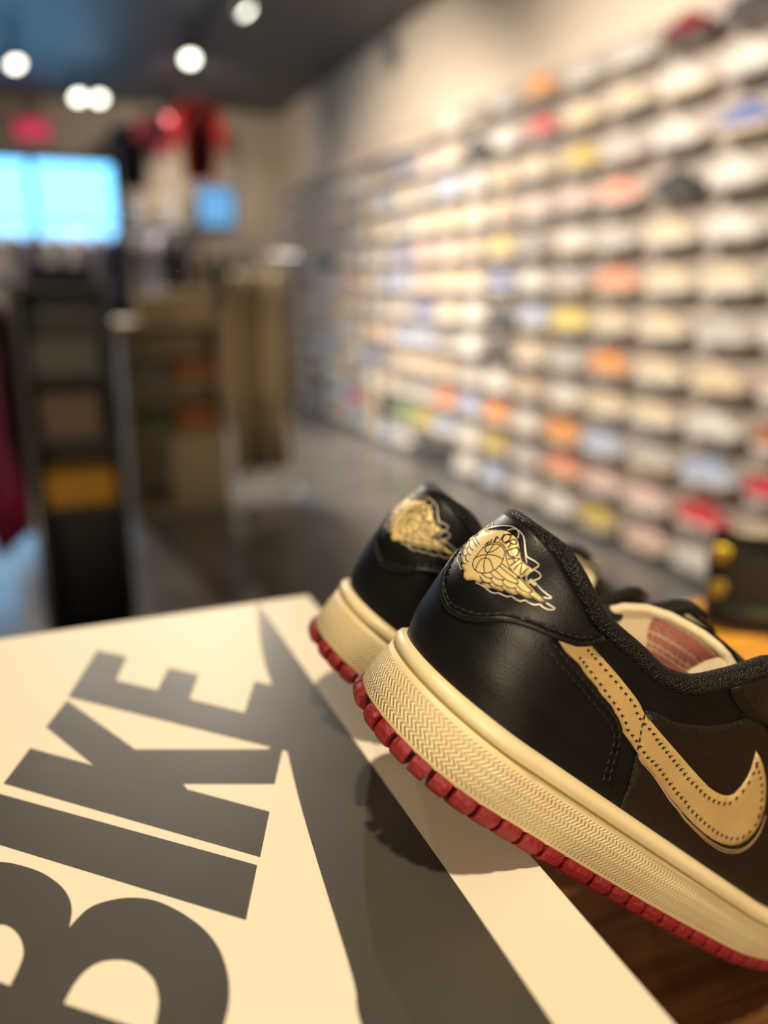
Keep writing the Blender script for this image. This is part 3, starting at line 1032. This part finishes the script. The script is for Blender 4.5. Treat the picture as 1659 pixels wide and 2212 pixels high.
    bot = np.stack([np.full(n, .205), np.linspace(-.016, .014, n) * side, np.full(n, .079)], 1)
    low = np.stack([np.linspace(.075, .118, n), np.linspace(-.031, .020, n) * side, np.full(n, .045)], 1)

    def tongue(b, h):
        b = np.asarray(b)[:, None, None]
        c = T[None] * (1 - b) + bot[None] * b
        # the middle stays up under the laces
        c = c + np.array([0, 0, .010])[None, None] * np.sin(b * np.pi) * (np.sin(np.linspace(0.15, .95, n) * np.pi))[None, :, None]
        return c + np.array([.62, 0, .78])[None, None] * h
    tg = obj('tongue', local(np.concatenate([tongue(bs, .0055)[::1], tongue(bs[:1], 0)[::1]])), grid_faces(12, n) + [(12 * n + j, 12 * n + j + 1, j + 1, j) for j in range(n - 1)], M_LEATHER, t, True)
    # inner face drops down into the shoe
    b = bs[:, None, None]
    inner = T[None] * (1 - b) + low[None] * b + np.array([.012, 0, 0])[None, None] * np.sin(b * np.pi)
    obj('tongue_lining', local(inner), grid_faces(12, n), M_LINING, tg, True)
    obj('binding', *(lambda vf: (local(vf[0]), vf[1]))(tube_vf(T + [.002, 0, .0006], .0030, .0024, False, 10)), M_CANVAS, tg, True)

    def inner_at(a, bb):
        x = a * (n - 1)
        i = np.arange(n)
        tp = np.array([np.interp(x, i, T[:, j]) for j in range(3)])
        lw = np.array([np.interp(x, i, low[:, j]) for j in range(3)])
        return tp * (1 - bb) + lw * bb + np.array([.012, 0, 0]) * math.sin(bb * math.pi) + np.array([-.0007, 0, .0002])

    def label_patch(a0, a1, b0, b1, na=8, nb=4):
        A = [[inner_at(a, bb) for bb in np.linspace(b0, b1, nb)] for a in np.linspace(a0, a1, na)]
        return local(np.array(A)), grid_faces(na, nb)
    rnd = random.Random(5)
    rows = []
    for i in range(11):
        b0 = .045 + i * .037
        a = .37 + .015 * rnd.random()
        while a < .76:
            w = .010 + .030 * rnd.random()
            rows.append(label_patch(a, min(a + w, .78), b0, b0 + (.034 if i in (0, 1, 3, 6, 7) else .020), 3, 2))
            a += w + .004
    obj('size_label', *join_vf(rows), M_LABELRED, tg)
    # folded canvas loop at the corner of the tongue
    c = T[10]
    loop = np.array([c + [-.004, -.004 * side, -.014], c + [-.002, -.002 * side, -.006], c + [.001, 0, .0005], c + [.006, .002 * side, .001], c + [.011, .003 * side, -.003], c + [.014, .004 * side, -.012]])
    obj('canvas_loop', *(lambda vf: (local(vf[0]), vf[1]))(tube_vf(loop, .0016, .0052, False, 8, up=(0.3, 1, 0))), M_CANVAS, tg, True)
    # --- laces over the throat
    for q in (2.07, 2.24, 2.41, 2.56):
        a = sh.off(np.array([q]), np.array([.845]), np.array([.003]))[0]
        bq = sh.off(np.array([-q]), np.array([.845]), np.array([.003]))[0]
        x = np.linspace(0, 1, 12)[:, None]
        mid = a * (1 - x) + bq * x + np.array([0, 0, .013]) * np.sin(x * np.pi)
        obj('lace', *(lambda vf: (local(vf[0]), vf[1]))(tube_vf(mid, .0038, .0011, False, 8)), M_CANVAS, t, True)
    # --- toe cap overlay
    cap = [(q, .0) for q in np.linspace(2.75, QMAX - .01, 10)] + [(QMAX - .01, .98)] + [(3.3, .98), (3.18, .75), (3.0, .42), (2.85, .2)]
    patch(sh, cap, .0010, 'toe_cap', M_QUARTER, t)
    patch(sh, [(-q, s) for q, s in cap], .0010, 'toe_cap', M_QUARTER, t)
    return t


NEAR = pose(1.57402, .696399, -.0879167, Vector((.090385, .250004, CAM_Z - .149670)))
FAR = pose(1.44942, .645695, -.161556, Vector((.09904, .33395, CAM_Z - .161575)))
build_sneaker(1, NEAR, 'sharp black leather sneaker in front with cream swoosh, leaning over the box edge')
build_sneaker(-1, FAR, 'blurred black leather sneaker standing behind its twin, farther from the camera')


# ------------------------------------------------------------------ sneakers on the wall shelves
def coarse_sneaker():
    sh = Shoe(1)
    qs = np.r_[np.linspace(-QMAX, -1, 12)[:-1], np.linspace(-1, 1, 9), np.linspace(1, QMAX, 12)[1:]]
    ss = np.linspace(0, 1, 5)
    Q, S_ = np.meshgrid(qs, ss, indexing='ij')
    up = bpy.data.meshes.new('upper')
    up.from_pydata([tuple(v) for v in local(sh.S(Q, S_))], [], grid_faces(len(qs), len(ss)))
    P, N, tt, tot = outline_loop(sh)
    P, N = P[::8], N[::8]
    V, k = [], 4
    R = np.stack([np.c_[P + N * o, w(P[:, 0])] for o, w in ((-.004, lambda u: spring(u)), (.001, lambda u: .004 + spring(u)), (.001, wfox), (-.006, lambda u: wfox(u) + .001))], 1)
    F = grid_faces(len(P), 4, True) + [tuple(i * 4 for i in range(len(P)))[::-1], tuple(i * 4 + 3 for i in range(len(P)))]
    so = bpy.data.meshes.new('sole')
    so.from_pydata([tuple(v) for v in local(R)], [], F)
    T = TONGUE_TOP[::2]
    bot = np.stack([np.full(len(T), .205), np.linspace(-.016, .014, len(T)), np.full(len(T), .082)], 1)
    G = np.stack([T, (T + bot) / 2 + [0, 0, .008], bot], 0)
    to = bpy.data.meshes.new('tongue')
    to.from_pydata([tuple(v) for v in local(G)], [], grid_faces(3, len(T)))
    for me in (up, so, to):
        me.polygons.foreach_set('use_smooth', [True] * len(me.polygons))
        me.materials.append(None)
    return up, so, to


UP, SO, TO = coarse_sneaker()
PAL = {'white': (.68, .65, .61), 'cream': (.66, .55, .38), 'pale grey': (.46, .43, .41), 'light pink': (.66, .47, .41), 'tan': (.52, .38, .24), 'grey': (.25, .23, .22), 'sand': (.66, .53, .36),
       'orange': (.80, .30, .05), 'red': (.60, .03, .04), 'dark red': (.16, .012, .02), 'black': (.02, .02, .022), 'blue': (.12, .16, .38), 'pale blue': (.40, .48, .66),
       'olive yellow': (.56, .42, .08), 'yellow': (.78, .62, .14), 'salmon': (.78, .30, .18), 'green': (.20, .38, .12), 'brown': (.40, .13, .02), 'magenta': (.50, .04, .17), 'dark grey': (.06, .058, .06)}
PM = {k: mat(k.replace(' ', '_') + '_upper', v, .6) for k, v in PAL.items()}
PSOLE = {'white': PM['white'], 'cream': PM['cream'], 'black': PM['black'], 'pale grey': PM['pale grey']}


def small_sneaker(loc, rz, col, sole, tng, label, cat='sneaker', group=None):
    t = thing('sneaker', label, cat, loc, rz, group)
    for n, me, c in (('upper', UP, col), ('sole', SO, sole), ('tongue', TO, tng)):
        o = bpy.data.objects.new(n, me)
        link(o, t)
        o.material_slots[0].link = 'OBJECT'
        o.material_slots[0].material = c
    return t


ORD = ['lowest', 'second', 'third', 'fourth', 'fifth', 'sixth', 'seventh', 'eighth', 'ninth', 'tenth', 'eleventh', 'twelfth', 'thirteenth', 'fourteenth', 'fifteenth',
       'sixteenth', 'seventeenth', 'eighteenth', 'nineteenth', 'twentieth']
ROW0, DROW, COL0, DCOL = .055, .187, 2.12, .342
ACC = {(11, 5): 'orange', (10, 5): 'red', (11, 2): 'dark red', (11, 1): 'dark grey', (11, 0): 'brown', (9, 0): 'orange', (9, 1): 'blue', (9, 2): 'white', (9, 4): 'olive yellow', (9, 3): 'pale grey',
       (8, 3): 'salmon', (8, 4): 'light pink', (8, 5): 'light pink', (8, 2): 'black', (8, 1): 'white', (8, 0): 'light pink', (6, 0): 'green', (7, 0): 'dark grey', (5, 4): 'yellow', (7, 2): 'cream', (7, 1): 'white', (6, 3): 'salmon',
       (6, 2): 'cream', (6, 1): 'cream', (5, 2): 'cream', (5, 1): 'pale grey', (5, 0): 'white', (4, 3): 'orange', (4, 2): 'cream', (2, 4): 'orange', (2, 3): 'pale blue', (3, 0): 'brown', (3, 2): 'cream', (3, 3): 'sand',
       (2, 0): 'red', (1, 1): 'red', (1, 2): 'light pink', (1, 0): 'cream', (2, 6): 'orange', (1, 13): 'magenta', (1, 9): 'olive yellow', (1, 10): 'green', (1, 8): 'pale blue', (7, 10): 'blue', (6, 14): 'light pink',
       (4, 0): 'light pink', (5, 6): 'dark grey', (4, 6): 'dark grey', (5, 9): 'blue', (10, 2): 'white', (10, 1): 'white', (10, 3): 'sand', (10, 4): 'cream', (9, 6): 'tan', (10, 8): 'cream', (3, 7): 'pale grey', (6, 10): 'pale blue',
       (4, 9): 'pale blue', (3, 11): 'grey', (0, 2): 'light pink', (0, 1): 'white', (1, 4): 'salmon', (3, 4): 'white', (4, 5): 'sand', (1, 15): 'white'}
BASE = ['white', 'cream', 'pale grey', 'white', 'light pink', 'sand', 'cream', 'pale grey', 'white', 'tan', 'pale blue', 'grey']
rnd = random.Random(11)
LEDGE = bpy.data.meshes.new('shoe_ledge')
LEDGE.from_pydata(*[list(map(tuple, box_vf(-.10, 0, -.085, .085, -.004, 0)[0])), [], box_vf(-.10, 0, -.085, .085, -.004, 0)[1]])
LEDGE.materials.append(M_SHELF)
NC = 20
for r in range(12):
    z = ROW0 + r * DROW
    for c in range(NC):
        k = ACC.get((r, c))
        if k is None:
            k = rnd.choice(BASE)
            if rnd.random() < .08:
                k = rnd.choice(['dark grey', 'blue', 'salmon', 'olive yellow', 'black'])
            if r == 11 and c > 9:
                k = rnd.choice(['cream', 'sand', 'light pink'])
        sole = PSOLE[rnd.choice(['white', 'white', 'cream', 'pale grey'])] if k not in ('black', 'dark grey', 'dark red') else PSOLE['black']
        led = link(bpy.data.objects.new('shoe_ledge', LEDGE))
        led.location = (WALL_X - .012, COL0 + c * DCOL, z)
        tag(led, 'ledge under the %s sneaker, %s row from floor, %s from near end' % (k, ORD[r].replace('lowest', 'first'), ORD[c].replace('lowest', 'first')), 'ledge', 'ledges of the sneaker wall')
        y = COL0 + c * DCOL + .145 + rnd.uniform(-.012, .012)
        small_sneaker((WALL_X - .080 + rnd.uniform(-.008, .004), y, z), -math.pi / 2 + rnd.uniform(-.06, .06), PM[k], sole, PM[k],
                      '%s sneaker on the %s wall ledge from the floor, %s from the near end' % (k, ORD[r].replace('lowest', 'first'), ORD[c].replace('lowest', 'first')), group='sneakers on the wall ledges')

# dark sneaker with yellow studs on the table's far right
M_DARK = mat('black_brown_suede', (.012, .009, .007), .8)
M_YEL = mat('yellow_rubber', (.22, .14, .012), .7)
t = small_sneaker((.598, .597, TABLE), math.radians(-34), M_DARK, M_DARK, M_DARK, 'black sneaker with yellow pieces on the orange-lit far corner of the table')
for i, (u, v, w) in enumerate(((.004, .030, .040), (.004, .028, .075), (.09, .042, .020), (.15, .045, .020))):
    vf = lathe_vf([(0, .003), (.007, .003), (.010, 0), (.007, -.003), (0, -.003)], 10)
    o = obj('yellow_stud', *vf, M_YEL, t, True)
    o.matrix_local = Matrix.Translation((u, -v, w)) @ Matrix.Rotation(math.pi / 2, 4, 'X')


# ------------------------------------------------------------------ garments and fixtures in the left background
def cloth(name, c):
    return mat(name, c, .9, bump=(60, .01, .5))


CL = {n: cloth(n + '_cloth', c) for n, c in {'navy': (.012, .016, .045), 'black': (.012, .012, .014), 'burgundy': (.16, .008, .03), 'white': (.75, .72, .74), 'beige': (.50, .40, .26), 'khaki': (.36, .29, .17),
      'grey': (.16, .155, .15), 'taupe': (.20, .145, .11), 'mustard': (.50, .26, .03), 'rust': (.36, .14, .055), 'red': (.50, .018, .014), 'pink': (.42, .07, .10), 'lilac': (.30, .28, .38), 'olive': (.10, .12, .06), 'skyblue': (.22, .42, .62)}.items()}
M_DARKWOOD = mat('dark_fixture', (.014, .013, .016), .5)
M_BEIGEWOOD = mat('beige_fixture', (.34, .28, .185), .6)
M_STEEL = mat('steel_rail', (.30, .30, .32), .35, metal=.8)


def folded(x0, x1, y0, y1, z, n, key, where):
    """a pile: every folded garment its own object"""
    h = .026
    for i in range(n):
        j = random.uniform(-.006, .006)
        v, f = box_vf(x0 + j, x1 + j, y0, y1, z + i * h, z + (i + 1) * h - .001, .009)
        o = obj('folded_garment', v, f, CL[key], None, True)
        pos = 'only' if n == 1 else ['lowest', 'second lowest', 'third lowest', 'fourth lowest', 'fifth lowest', 'sixth lowest'][i] if i < n - 1 else 'topmost'
        tag(o, '%s folded garment %s, %s of its pile' % (key, where, pos), 'garment', 'folded garments on fixtures')


def hanging(x, y, z1, w, h, key, label, rz=0.0, d=.09, wire=False):
    """a garment on a hanger: body with shoulders and two sleeves, plus the hanger"""
    t = thing('hanging_garment', label, 'garment', (x, y, z1 - h), rz, 'hanging garments')
    pr = [(-.34, 0), (.34, 0), (.36, .3), (.37, .62), (.46, .84), (.22, .97), (.07, 1.0), (0, .97), (-.07, 1.0), (-.22, .97), (-.46, .84), (-.37, .62), (-.36, .3)]
    n = len(pr)
    V = []
    for s_, k in ((-.5, .8), (-.36, 1.0), (.36, 1.0), (.5, .8)):
        V += [(px * w * k, s_ * d * (1 if .1 < pz < .9 else .6), h * (pz if k == 1 else .5 + (pz - .5) * .97)) for px, pz in pr]
    F = [tuple(range(n)), tuple(3 * n + i for i in range(n))[::-1]]
    for a in range(3):
        F += [(a * n + i, a * n + (i + 1) % n, (a + 1) * n + (i + 1) % n, (a + 1) * n + i) for i in range(n)]
    obj('garment_body', V, F, CL[key], t, True)
    for sg in (-1, 1):
        P = [(sg * w * .40, 0, h * .86), (sg * w * .50, 0, h * .66), (sg * w * .53, 0, h * .40)]
        obj('sleeve', *tube_vf(P, [w * .10, w * .10, w * .085], [d * .42] * 3, False, 8, up=(0, 1, 0)), CL[key], t, True)
    if wire:
        obj('wire', *tube_vf([(0, 0, h + .05), (0, 0, h + CEIL - z1)], .003, None, False, 6, up=(0, 1, 0)), M_STEEL, t)
    P = [(0, 0, h * .97), (0, 0, h + .03), (.015, 0, h + .055), (0, 0, h + .07), (-.015, 0, h + .055)]
    obj('hanger_hook', *tube_vf(P, .004, None, False, 6, up=(0, 1, 0)), M_STEEL, t)
    return t


def rail(x0, x1, y, z, label, posts=True):
    t = thing('garment_rail', label, 'clothes rail', ((x0 + x1) / 2, y, 0))
    a = (x1 - x0) / 2
    obj('rail_bar', *tube_vf([(-a, 0, z), (a, 0, z)], .013, None, False, 8), M_STEEL, t, True)
    for sx in (-a, a):
        obj('post', *tube_vf([(sx, 0, 0), (sx, 0, z)], .013, None, False, 8, up=(0, 1, 0)), M_STEEL, t, True)
        obj('foot', *tube_vf([(sx, -.22, .014), (sx, .22, .014)], .014, None, False, 8), M_STEEL, t, True)
    return t


# beige gondola in the middle distance
t = thing('display_shelving', 'beige shelving unit with folded clothes in front of the back wall', 'shelving', (.60, 4.62, 0))
for n, a in (('side_panel', (-.27, -.245, -.22, .22, .02, 1.0)), ('side_panel', (.225, .25, -.22, .22, .02, 1.0)), ('back_panel', (-.245, .225, .195, .22, .02, 1.0)), ('plinth', (-.27, .25, -.21, .22, 0, .05)),
             ('top_board', (-.28, .26, -.23, .23, 1.0, 1.03)), ('shelf', (-.245, .225, -.21, .195, .70, .72)), ('shelf', (-.245, .225, -.21, .195, .42, .44)), ('door', (-.06, .225, -.22, -.20, .06, .415))):
    box(n, *a, M_BEIGEWOOD, t, .003)
folded(.44, .62, 4.44, 4.72, 1.03, 5, 'khaki', 'on top of the beige shelving')
folded(.63, .82, 4.44, 4.72, 1.03, 6, 'beige', 'on top of the beige shelving')
folded(.38, .56, 4.43, 4.72, .72, 3, 'grey', 'on the upper shelf of beige shelving')
folded(.60, .81, 4.43, 4.72, .72, 4, 'rust', 'on the upper shelf of beige shelving')
folded(.37, .57, 4.43, 4.72, .44, 4, 'olive', 'on the lower shelf of beige shelving')
folded(.60, .81, 4.43, 4.72, .44, 5, 'rust', 'on the lower shelf of beige shelving')
rail(.84, 1.30, 4.50, 1.36, 'short steel rail with beige coats at the aisle beside the sneaker wall')
for i, k in enumerate(('beige', 'khaki', 'beige')):
    hanging(.97 + i * .105, 4.50, 1.28, .36, 1.10, k, ['long beige coat at the front of the short rail', 'khaki coat in the middle of the short rail', 'long beige coat at the back of the short rail'][i], math.radians(58), .075)

# dark shelving stand on the left
t = thing('display_stand', 'dark shelving stand with piles of folded clothes at the left', 'shelving', (.045, 2.75, 0))
for n, a in (('side_panel', (-.135, -.115, -.16, .16, 0, 1.19)), ('side_panel', (.115, .135, -.16, .16, 0, 1.19)), ('back_panel', (-.115, .115, .145, .16, 0, 1.19)), ('top_board', (-.14, .14, -.165, .165, 1.19, 1.21)),
             ('shelf', (-.115, .115, -.155, .145, .935, .95)), ('shelf', (-.115, .115, -.155, .145, .745, .76)), ('shelf', (-.115, .115, -.155, .145, .53, .545)), ('plinth', (-.125, .125, -.15, .15, 0, .06))):
    box(n, *a, M_DARKWOOD, t, .002)
folded(-.055, .135, 2.61, 2.85, .95, 4, 'grey', 'on the top shelf of dark stand')
folded(-.045, .125, 2.61, 2.85, .76, 5, 'taupe', 'on the middle shelf of dark stand')
folded(-.055, .150, 2.61, 2.85, .545, 4, 'mustard', 'on the lower shelf of dark stand')
folded(-.045, .145, 2.61, 2.85, 1.21, 2, 'navy', 'on top of the dark stand')

# rails along the window
rail(-1.2, -.10, 2.85, 1.22, 'steel clothes rail at the left edge with burgundy and navy jackets')
for i, (x, k, lab) in enumerate(((-.17, 'burgundy', 'burgundy jacket at the right end of the left rail'), (-.30, 'navy', 'navy jacket next to the burgundy jacket'), (-.44, 'black', 'black jacket on the left rail'),
                                 (-.60, 'navy', 'navy jacket on the left rail beyond the black jacket'), (-.78, 'white', 'white shirt on the left rail'))):
    hanging(x, 2.85, 1.16, .42, .78, k, lab, math.radians(72), .07)
rail(-.40, 1.0, 6.2, 1.62, 'steel clothes rail far back beneath the shop window')
for i, (x, k, lab) in enumerate(((-.30, 'white', 'white shirt at the left end of the far rail'), (-.16, 'white', 'third white shirt of the far rail, next to the leftmost'), (-.02, 'lilac', 'lilac shirt between white shirts on the far rail'), (.12, 'white', 'white shirt in the middle of the far rail'), (.26, 'white', 'second white shirt on the far rail'), (.40, 'lilac', 'lilac shirt on the far rail'), (.52, 'navy', 'navy jacket on the far rail'),
                                 (.66, 'grey', 'grey jacket on the far rail'), (.78, 'lilac', 'second lilac shirt on the far rail'), (.90, 'black', 'black jacket at the right end of the far rail'))):
    hanging(x, 6.2, 1.56, .40, .80, k, lab, math.radians(65), .07)
rail(1.05, 1.75, 7.4, 1.55, 'steel clothes rail before the back wall near the blue screen')
for i, (x, k, lab) in enumerate(((1.12, 'navy', 'navy jacket at the left of the rail below the blue screen'), (1.27, 'khaki', 'khaki shirt on the rail below the blue screen'), (1.42, 'taupe', 'taupe jacket on the rail below the blue screen'), (1.58, 'black', 'black jacket at the right of the rail below the blue screen'))):
    hanging(x, 7.4, 1.48, .40, .82, k, lab, math.radians(62), .07)

# things on the back wall
hanging(1.46, 8.2, 2.86, .42, .70, 'red', 'bright red jersey hung high under the ceiling', 0, .06, True)
hanging(1.12, 8.4, 2.74, .34, .36, 'pink', 'small pink shirt hung high left of the red jersey', 0, .05, True)
hanging(.90, 8.6, 2.70, .36, .60, 'navy', 'navy shirt hung high left of the pink shirt', 0, .05, True)
t = thing('screen', 'small glowing blue screen on the back wall', 'screen', (1.78, BACK_Y - .04, 2.02))
box('bezel', -.21, .21, 0, .04, -.21, .21, M_FRAME, t, .004)
box('display', -.185, .185, -.004, .001, -.185, .185, emit('blue_screen', (.16, .42, .75), 1.1), t)
t = thing('ceiling_sign', 'glowing red sign box above the shop window', 'sign', (.05, BACK_Y - .06, 2.66))
box('sign_case', -.17, .17, 0, .06, -.10, .10, M_FRAME, t, .005)
box('sign_face', -.155, .155, -.004, .001, -.085, .085, emit('red_sign', (.85, .07, .15), .75), t)
for i in range(4):
    x = .88 + i * .16
    o = box('carton', x, x + .14, BACK_Y - .30, BACK_Y - .02, 1.86, 2.06, CL[['white', 'beige', 'white', 'beige', 'white'][i]], None, .004)
    tag(o, 'pale carton on the high back shelf, %s from the left' % ['first', 'second', 'third', 'fourth', 'fifth'][i], 'box', 'cartons on the back shelf')
o = box('back_shelf', .84, 1.54, BACK_Y - .32, BACK_Y, 1.83, 1.86, M_DARKWOOD)
tag(o, 'dark shelf on the back wall carrying pale cartons', 'shelf')
